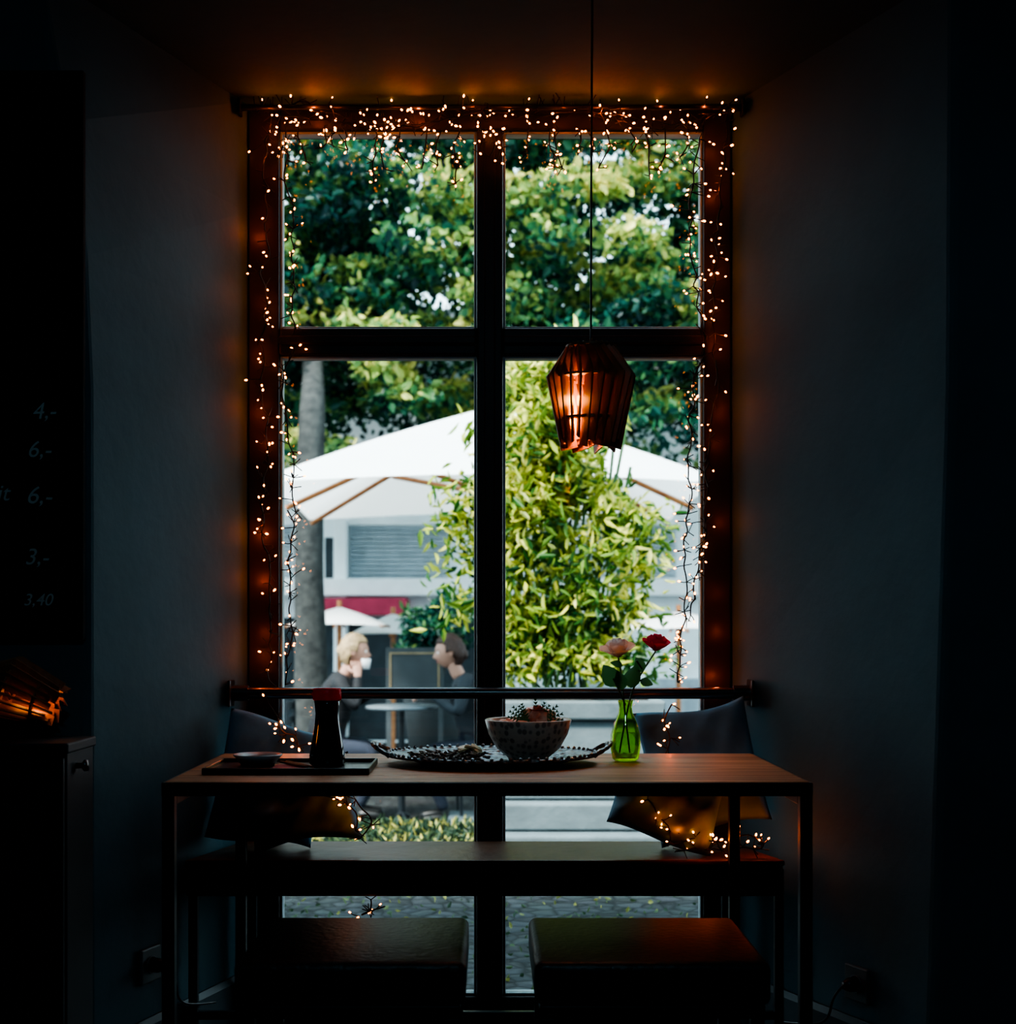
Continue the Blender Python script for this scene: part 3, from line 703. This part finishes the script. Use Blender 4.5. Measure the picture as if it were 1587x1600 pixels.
def canvas(name,col):
    m,nt,N,L,b=new_mat(name); N.remove(b)
    d=N.new('ShaderNodeBsdfDiffuse'); t=N.new('ShaderNodeBsdfTranslucent'); tc=N.new('ShaderNodeTexCoord'); nz=N.new('ShaderNodeTexNoise'); nz.inputs['Scale'].default_value=3
    L.new(tc.outputs['Object'],nz.inputs['Vector']); cr=N.new('ShaderNodeValToRGB'); cr.color_ramp.elements[0].color=(*[c*.92 for c in col],1); cr.color_ramp.elements[1].color=(*col,1)
    L.new(nz.outputs['Fac'],cr.inputs[0]); L.new(cr.outputs[0],d.inputs[0]); L.new(cr.outputs[0],t.inputs[0])
    mx=N.new('ShaderNodeMixShader'); mx.inputs[0].default_value=.35; L.new(d.outputs[0],mx.inputs[1]); L.new(t.outputs[0],mx.inputs[2]); L.new(mx.outputs[0],N['Material Output'].inputs[0]); return m
M_canvas=canvas('parasol_canvas',(.88,.90,.90)); M_rib=wood('parasol_rib_wood',(.26,.09,.03),(.40,.17,.06),.5)
def parasol(c,half,zr,za,ground,nm='parasol',rr_=.013):
    cx_,cy=c; V=[(cx_,cy,za)]; Fc=[]
    cor=[(-1,-1),(1,-1),(1,1),(-1,1)]
    n=8
    for s in range(4):
        a=Vector((*cor[s],0)); b_=Vector((*cor[(s+1)%4],0)); o=len(V)
        for i in range(1,n+1):
            t=i/n
            for j in range(n+1):
                u=j/n; e=a*(1-u)+b_*u
                sag=(-.05*math.sin(math.pi*u)*t*.5-.06*math.sin(math.pi*t))*half
                V.append((cx_+e.x*half*t,cy+e.y*half*t,za+(zr-za)*t+sag*(-.3)+.03*half*math.sin(math.pi*u)*t))
        for j in range(n): Fc.append((0,o+j,o+j+1))
        for i in range(n-1):
            for j in range(n): q=o+i*(n+1)+j; Fc.append((q,q+n+1,q+n+2,q+1))
    can=mesh('canopy',V,Fc,M_canvas,True); bm_merge(can)
    pts=[can]; R=[]; d=(za-zr)
    for x,y in cor+[(0,-1),(1,0),(0,1),(-1,0)]: R.append([Vector((cx_,cy,za-.08*d)),Vector((cx_+x*half*.985,cy+y*half*.985,zr-.04*d))])
    for x,y in cor: R.append([Vector((cx_,cy,za-.9*d)),Vector((cx_+x*half*.5,cy+y*half*.5,(za+zr)/2-.1*d))])
    pts.append(tube('ribs',R,rr_,M_rib,2,True))
    pts.append(tube('pole',[[Vector((cx_,cy,ground)),Vector((cx_,cy,za+.06))]],rr_*1.8,M_rib,4,True))
    b=half*.2; pts.append(box('base_weight',cx_-b,cx_+b,cy-b,cy+b,ground,ground+.07,M_stone,.01))
    return group(nm,pts,(cx_,cy,ground))
parasol((.0,9.6),1.42,1.91,2.58,GZ,rr_=.018)
parasol((W(530,0,13.2).x,13.2),.45,W(0,978,13.2).z,W(0,948,13.2).z,GZ)
parasol((W(612,0,13.9).x,14.1),.42,W(0,992,14.1).z,W(0,958,14.1).z,GZ)
parasol((W(1060,0,13).x,13),.6,W(0,985,13).z,W(0,955,13).z,GZ)
M_fac=mat('white_facade',(.82,.87,.89),.8,noise=.05); M_bl=mat('blinds_grey',(.34,.40,.44),.6); M_dk=mat('dark_glass',(.04,.052,.06),.5,spec=.2); M_aw=mat('red_awning',(.45,.05,.10),.8)
Yb=16.5
def bx2(n,p0,q0,p1,q1,m,d0,d1): 
    a=W(p0,q0,Yb); b_=W(p1,q1,Yb); return box(n,a.x,b_.x,Yb-d1,Yb-d0,b_.z,a.z,m,.01)
q=[box('facade',-9,9,Yb,Yb+.3,GZ,4.5,M_fac)]
for i,(px0) in enumerate((300,545,900,1120)):
    q.append(bx2(f'blind_box_{i}',px0,812,px0+158,822,M_fac,0,.14))
    for j in range(12):
        yy=823+j*7; q.append(bx2(f'blind_{i}_{j}',px0+3,yy,px0+155,yy+5.6,M_bl,.02,.08))
    q.append(bx2(f'upper_window_{i}',px0+15,590,px0+120,640,M_dk,0,.02))
q.append(bx2('side_window',508,840,526,905,M_dk,0,.03))
q.append(bx2('balcony_ledge',200,906,1400,932,M_fac,0,.5))
q.append(bx2('column_1',526,815,545,1150,M_fac,0,.35)); q.append(bx2('column_2',860,815,880,1150,M_fac,0,.35))
q.append(bx2('awning',508,936,640,962,M_aw,.0,.7)); q.append(bx2('shop_glass',400,965,760,1156,M_dk,0,.02)); q.append(bx2('shop_plinth',880,1060,1300,1156,M_bl,0,.05))
q.append(box('roof_slab',-9.3,9.3,Yb-.5,Yb+.5,4.5,4.7,M_bl))
group('building',q,(0,Yb,GZ))
M_bd=mat('grey_board',(.04,.05,.055),.6); M_gold=mat('brass_trim',(.3,.22,.12),.5)
YM=11.35
a=W(603,1012,YM); b_=W(692,1090,YM)
q=[box('panel',a.x,b_.x,YM,YM+.03,b_.z,a.z,M_bd,.005),box('leg_1',a.x,a.x+.04,YM,YM+.04,GZ,b_.z,M_bd),box('leg_2',b_.x-.04,b_.x,YM,YM+.04,GZ,b_.z,M_bd)]
for i,(x0,x1,z0,z1) in enumerate(((a.x+.03,b_.x-.03,a.z-.05,a.z-.04),(a.x+.03,b_.x-.03,b_.z+.04,b_.z+.05),(a.x+.03,a.x+.04,b_.z+.05,a.z-.05),(b_.x-.04,b_.x-.03,b_.z+.05,a.z-.05))):
    q.append(box(f'trim_{i}',x0,x1,YM-.01,YM-.001,z0,z1,M_gold))
group('menu_stand',q,((a.x+b_.x)/2,YM,GZ))
P,T=foliage(16,(-.75,-.2),(11.9,12.3),lambda x,y:random.uniform(.75,1.30),130,.2,lambda x,y,z:.15+.2*random.random())
lf=leaves('leaves',P,T,.08,M_tree,.4,.2)
po=lathe('pot',[(0,0),(.2,0),(.28,.75),(.3,.8),(.26,.8),(0,.74)],(-.47,12.1,GZ),M_bd,32)
st=tube('stems',[[Vector((-.47,12.1,.4)),Vector((-.47+i*.09,12.1,1.1))] for i in (-2,-1,0,1,2)],.012,M_bark,2,True)
group('potted_bush',[lf,po,st],(-.47,12.1,GZ))
# ---------------------------------------------------------------- people
M_skin=mat('skin',(.40,.22,.165),.55,noise=.05); M_blond=mat('blond_hair',(.36,.25,.14),.6,noise=.35,scale=40,bump=.6,bscale=60); M_brown=mat('brown_hair',(.05,.024,.018),.5,noise=.3,scale=40,bump=.6,bscale=60)
M_coat=mat('black_coat',(.010,.011,.014),.8); M_jack=mat('grey_jacket',(.022,.029,.037),.8); M_jean=mat('dark_jeans',(.02,.025,.04),.9); M_shoe=mat('shoes',(.01,.01,.01),.4)
M_eye=mat('eye_white',(.8,.8,.8),.2); M_iris=mat('iris',(.03,.02,.015),.2); M_lip=mat('lips',(.40,.11,.10),.4); M_cup=mat('white_cup',(.8,.8,.82),.3)
def head(T,hair,long_):
    parts=[]
    bm=bmesh.new(); bmesh.ops.create_uvsphere(bm,u_segments=40,v_segments=28,radius=1)
    for v in bm.verts:
        x,y,z=v.co
        j=1-.38*max(0,-z)**1.3
        fx=x*.098*(1-.12*max(0,-z)); 
        if x>0 and z<0: fx+=.012*max(0,-z)*x
        if x<0 and z<-.2: fx*=.75
        v.co=Vector((fx,y*.076*j,z*.116))
        if x>.6:
            for sy in (1,-1):
                dd=((y*.076-sy*.030)/.018)**2+((z*.116-.004)/.013)**2
                v.co.x-=.008*math.exp(-dd)
            dn=(y*.076/.011)**2+((z*.116+.024)/.020)**2
            v.co.x+=.020*math.exp(-dn)
            dn=(y*.076/.010)**2+((z*.116+.030)/.010)**2; v.co.x+=.008*math.exp(-dn)
            dn=(y*.076/.022)**2+((z*.116+.098)/.018)**2; v.co.x+=.010*math.exp(-dn)
            dn=(y*.076/.04)**2+((z*.116-.026)/.010)**2; v.co.x+=.004*math.exp(-dn)
    me=bpy.data.meshes.new('head'); bm.to_mesh(me); bm.free(); me.materials.append(M_skin)
    for p_ in me.polygons: p_.use_smooth=True
    parts.append(link(bpy.data.objects.new('head',me)))
    for sy in (1,-1):
        parts.append(ball('eye',(.079,sy*.030,.004),(.011,.012,.010),M_eye,seg=14)); parts.append(ball('iris',(.0875,sy*.030,.004),(.004,.0055,.0055),M_iris,seg=12))
        parts.append(ball('brow',(.090,sy*.030,.024),(.004,.014,.003),hair,seg=12))
        parts.append(ball('ear',(-.005,sy*.076,-.005),(.018,.008,.030),M_skin,rot=(0,-.2,0),seg=16))
    parts.append(ball('upper_lip',(.091,0,-.057),(.006,.021,.004),M_lip,seg=14)); parts.append(ball('lower_lip',(.089,0,-.065),(.006,.018,.0045),M_lip,seg=14))
    bm=bmesh.new(); bmesh.ops.create_uvsphere(bm,u_segments=40,v_segments=28,radius=1)
    kill=[]
    for v in bm.verts:
        x,y,z=v.co
        if (x>.42 and z<.45) or (z<-.42 and x>-.15) or z<-.80 or (abs(y)>.75 and z<-.02 and x>-.1): kill.append(v); continue
        w=1+.04*math.sin(y*22+z*9)+.03*math.sin(x*30)
        v.co=Vector((x*.110*w-.004,y*.086*w,z*.127*w+.002))
    bmesh.ops.delete(bm,geom=kill,context='VERTS')
    me=bpy.data.meshes.new('hair'); bm.to_mesh(me); bm.free(); me.materials.append(hair)
    for p_ in me.polygons: p_.use_smooth=True
    ho=link(bpy.data.objects.new('hair',me)); so=ho.modifiers.new('s','SOLIDIFY'); so.thickness=.014; so.offset=-1
    parts.append(ho)
    parts.append(ball('hair_bun',(-.100,0,.0 if long_ else -.03),(.030,.040,.040),hair,seg=20))
    for o in parts: o.data.transform(T)
    return parts
def hand(wrist,dirv,palm,side):
    d=dirv.normalized(); n=(palm-d*palm.dot(d)).normalized(); s=d.cross(n)*side
    parts=[skin('palm',[wrist-d*.02,wrist+d*.01,wrist+d*.05,wrist+d*.085],[(0,1),(1,2),(2,3)],[(.026,.02),(.03,.017),(.038,.016),(.038,.013)],M_skin,2)]
    for i,(off,L) in enumerate(((.030,.068),(.010,.078),(-.010,.072),(-.029,.056))):
        b0=wrist+d*.070+s*off; p1=wrist+d*.088+s*off*1.08
        p2=p1+(d*.85+n*.45).normalized()*L*.45; p3=p2+(d*.5+n*.85).normalized()*L*.3; p4=p3+(d*.15+n).normalized()*L*.25
        parts.append(skin(f'finger_{i+1}',[b0,p1,p2,p3,p4],[(0,1),(1,2),(2,3),(3,4)],[.009,.0095,.009,.008,.007],M_skin,1))
    b0=wrist+d*.025+s*.022; p1=b0+(d*.6+s*.8+n*.2).normalized()*.032; p2=p1+(d*.8+s*.4+n*.5).normalized()*.03; p3=p2+(d*.8+n*.6).normalized()*.024
    parts.append(skin('thumb',[b0,p1,p2,p3],[(0,1),(1,2),(2,3)],[.012,.011,.010,.008],M_skin,1))
    return parts
def person(name,origin,yaw,cloth,hair,long_,armR,armL,lean=.10,headpitch=.1,extra=()):
    V3=Vector
    pel=V3((0,0,.51)); wa=V3((.02+lean*.3,0,.67)); ch=V3((.03+lean*.8,0,.86)); ub=V3((.03+lean*1.1,0,.985)); nb=V3((.04+lean*1.3,0,1.05)); nt_=V3((.06+lean*1.5,0,1.10))
    shR=V3((.03+lean*1.1,-.165,.985)); shL=V3((.03+lean*1.1,.165,.985))
    vs=[pel,wa,ch,ub,nb,shR,armR[0],armR[1],shL,armL[0],armL[1]]
    ed=[(0,1),(1,2),(2,3),(3,4),(3,5),(5,6),(6,7),(3,8),(8,9),(9,10)]
    rd_=[(.115,.15),(.105,.14),(.11,.15),(.085,.12),.060,.062,.048,.034,.062,.048,.034]
    parts=[skin('torso_and_sleeves',vs,ed,rd_,cloth,2)]
    vs=[pel]; ed=[]; rd_=[(.115,.14)]
    for s in (-1,1):
        i=len(vs); vs+=[V3((.06,s*.09,.50)),V3((.22,s*.10,.50)),V3((.38,s*.11,.49)),V3((.35,s*.11,.28)),V3((.28,s*.11,.10))]
        ed+=[(0,i),(i,i+1),(i+1,i+2),(i+2,i+3),(i+3,i+4)]; rd_+=[.088,.08,.062,.055,.04]
    parts.append(skin('trousers',vs,ed,rd_,M_jean,2))
    for s in (-1,1): parts.append(skin('shoe',[V3((.26,s*.11,.05)),V3((.33,s*.11,.045)),V3((.44,s*.115,.035))],[(0,1),(1,2)],[.042,.045,.034],M_shoe,2))
    parts.append(skin('neck',[nb-V3((.01,0,.05)),nt_,nt_+V3((.01,0,.05))],[(0,1),(1,2)],[.055,.050,.046],M_skin,2))
    parts+=hand(armR[1],armR[2],armR[3],1); parts+=hand(armL[1],armL[2],armL[3],-1)
    T=Matrix.Translation(nt_+V3((.03,0,.095)))@Euler((0,headpitch,0)).to_matrix().to_4x4()
    parts+=head(T,hair,long_)
    parts+=list(extra)
    e=group(name,parts,(0,0,0)); e.location=origin; e.rotation_euler=(0,0,yaw)
    return e
V3=Vector
wx=W(553,0,9.9).x-.24; mxx=W(702,0,9.8).x+.24
cup=lathe('coffee_cup',[(0,0),(.025,0),(.036,.07),(.034,.072),(.024,.006),(0,.005)],(.325,-.05,1.07),M_cup,28)
person('seated_woman',(wx,9.95,GZ),0.0,M_coat,M_blond,True,
   (V3((.27,-.22,.80)),V3((.27,-.10,1.02)),V3((-.1,.35,1)),V3((-.2,.7,0))),
   (V3((.20,.22,.80)),V3((.36,.10,.90)),V3((1,-.2,.0)),V3((0,0,-1))),.10,.05,(cup,))
person('seated_man',(mxx,9.78,GZ),math.pi+.10,M_jack,M_brown,False,
   (V3((.20,-.24,.78)),V3((.36,-.12,.90)),V3((1,.2,0)),V3((0,0,-1))),
   (V3((.20,.24,.78)),V3((.36,.08,.90)),V3((1,-.2,0)),V3((0,0,-1))),.10,.12)
def chair(x,y,yaw):
    q=[box('seat',-.2,.2,-.2,.2,.365,.39,M_rib,.006)]
    for i,(a,b_) in enumerate(((-.19,-.19),(.17,-.19),(-.19,.17),(.17,.17))): q.append(box(f'leg_{i}',a,a+.02,b_,b_+.02,0,.365,M_steel,.002))
    for s in (-.19,.17): q.append(box('back_post',-.215,-.195,s,s+.02,.35,.85,M_steel,.002))
    for z in (.58,.68,.78): q.append(box('back_slat',-.222,-.212,-.19,.19,z,z+.05,M_steel,.003))
    e=group('garden_chair',q,(0,0,0)); e.location=(x,y,GZ); e.rotation_euler=(0,0,yaw)
chair(wx-.01,9.95,0); chair(mxx+.01,9.78,math.pi+.10)
tx=(wx+mxx)/2; yt=9.86; M_tt=mat('bistro_top',(.16,.19,.21),.35)
q=[lathe('top',[(0,0),(.25,0),(.26,.006),(.26,.02),(.25,.026),(0,.026)],(tx,yt,GZ+.79),M_tt,40),
   tube('column',[[Vector((tx,yt,GZ+.03)),Vector((tx,yt,GZ+.79))]],.025,M_steel,4,True)]
q.append(tube('feet',[[Vector((tx,yt,GZ+.06)),Vector((tx+.06*math.cos(a),yt+.2*math.sin(a),GZ+.015))] for a in (.8,2.37,3.94,5.5)],.014,M_steel,3,True))
group('bistro_table',q,(tx,yt,GZ))
# ---------------------------------------------------------------- light
w=bpy.data.worlds.new('World'); scene.world=w; w.use_nodes=True
N=w.node_tree.nodes; L=w.node_tree.links; bg=N['Background']
tc=N.new('ShaderNodeTexCoord'); sx=N.new('ShaderNodeSeparateXYZ'); cr=N.new('ShaderNodeValToRGB')
L.new(tc.outputs['Generated'],sx.inputs[0]); L.new(sx.outputs['Z'],cr.inputs[0])
cr.color_ramp.elements[0].color=(.72,.92,1,1); cr.color_ramp.elements[1].color=(.56,.84,1,1); cr.color_ramp.elements[1].position=.9
L.new(cr.outputs[0],bg.inputs[0]); bg.inputs[1].default_value=1.9
s=bpy.data.lights.new('sun','SUN'); s.energy=5.8; s.angle=math.radians(12); s.color=(1,.96,.90)
so=link(bpy.data.objects.new('sun',s)); so.rotation_euler=Vector((.40,.50,-.85)).to_track_quat('-Z','Y').to_euler()
# ---------------------------------------------------------------- camera
cam=bpy.data.cameras.new('camera'); co=link(bpy.data.objects.new('camera',cam)); scene.camera=co
co.location=(0,0,CH); co.rotation_euler=(math.pi/2,0,0)
cam.sensor_width=36; cam.lens=F/1600*36; cam.shift_x=(793.5-VX)/1600; cam.shift_y=(HY-800)/1600; cam.clip_start=.05
cam.dof.use_dof=True; cam.dof.focus_distance=3.4; cam.dof.aperture_fstop=3.9
scene.view_settings.view_transform='AgX'
try: scene.view_settings.look='AgX - High Contrast'
except Exception as e: print(e)
scene.view_settings.exposure=1.0
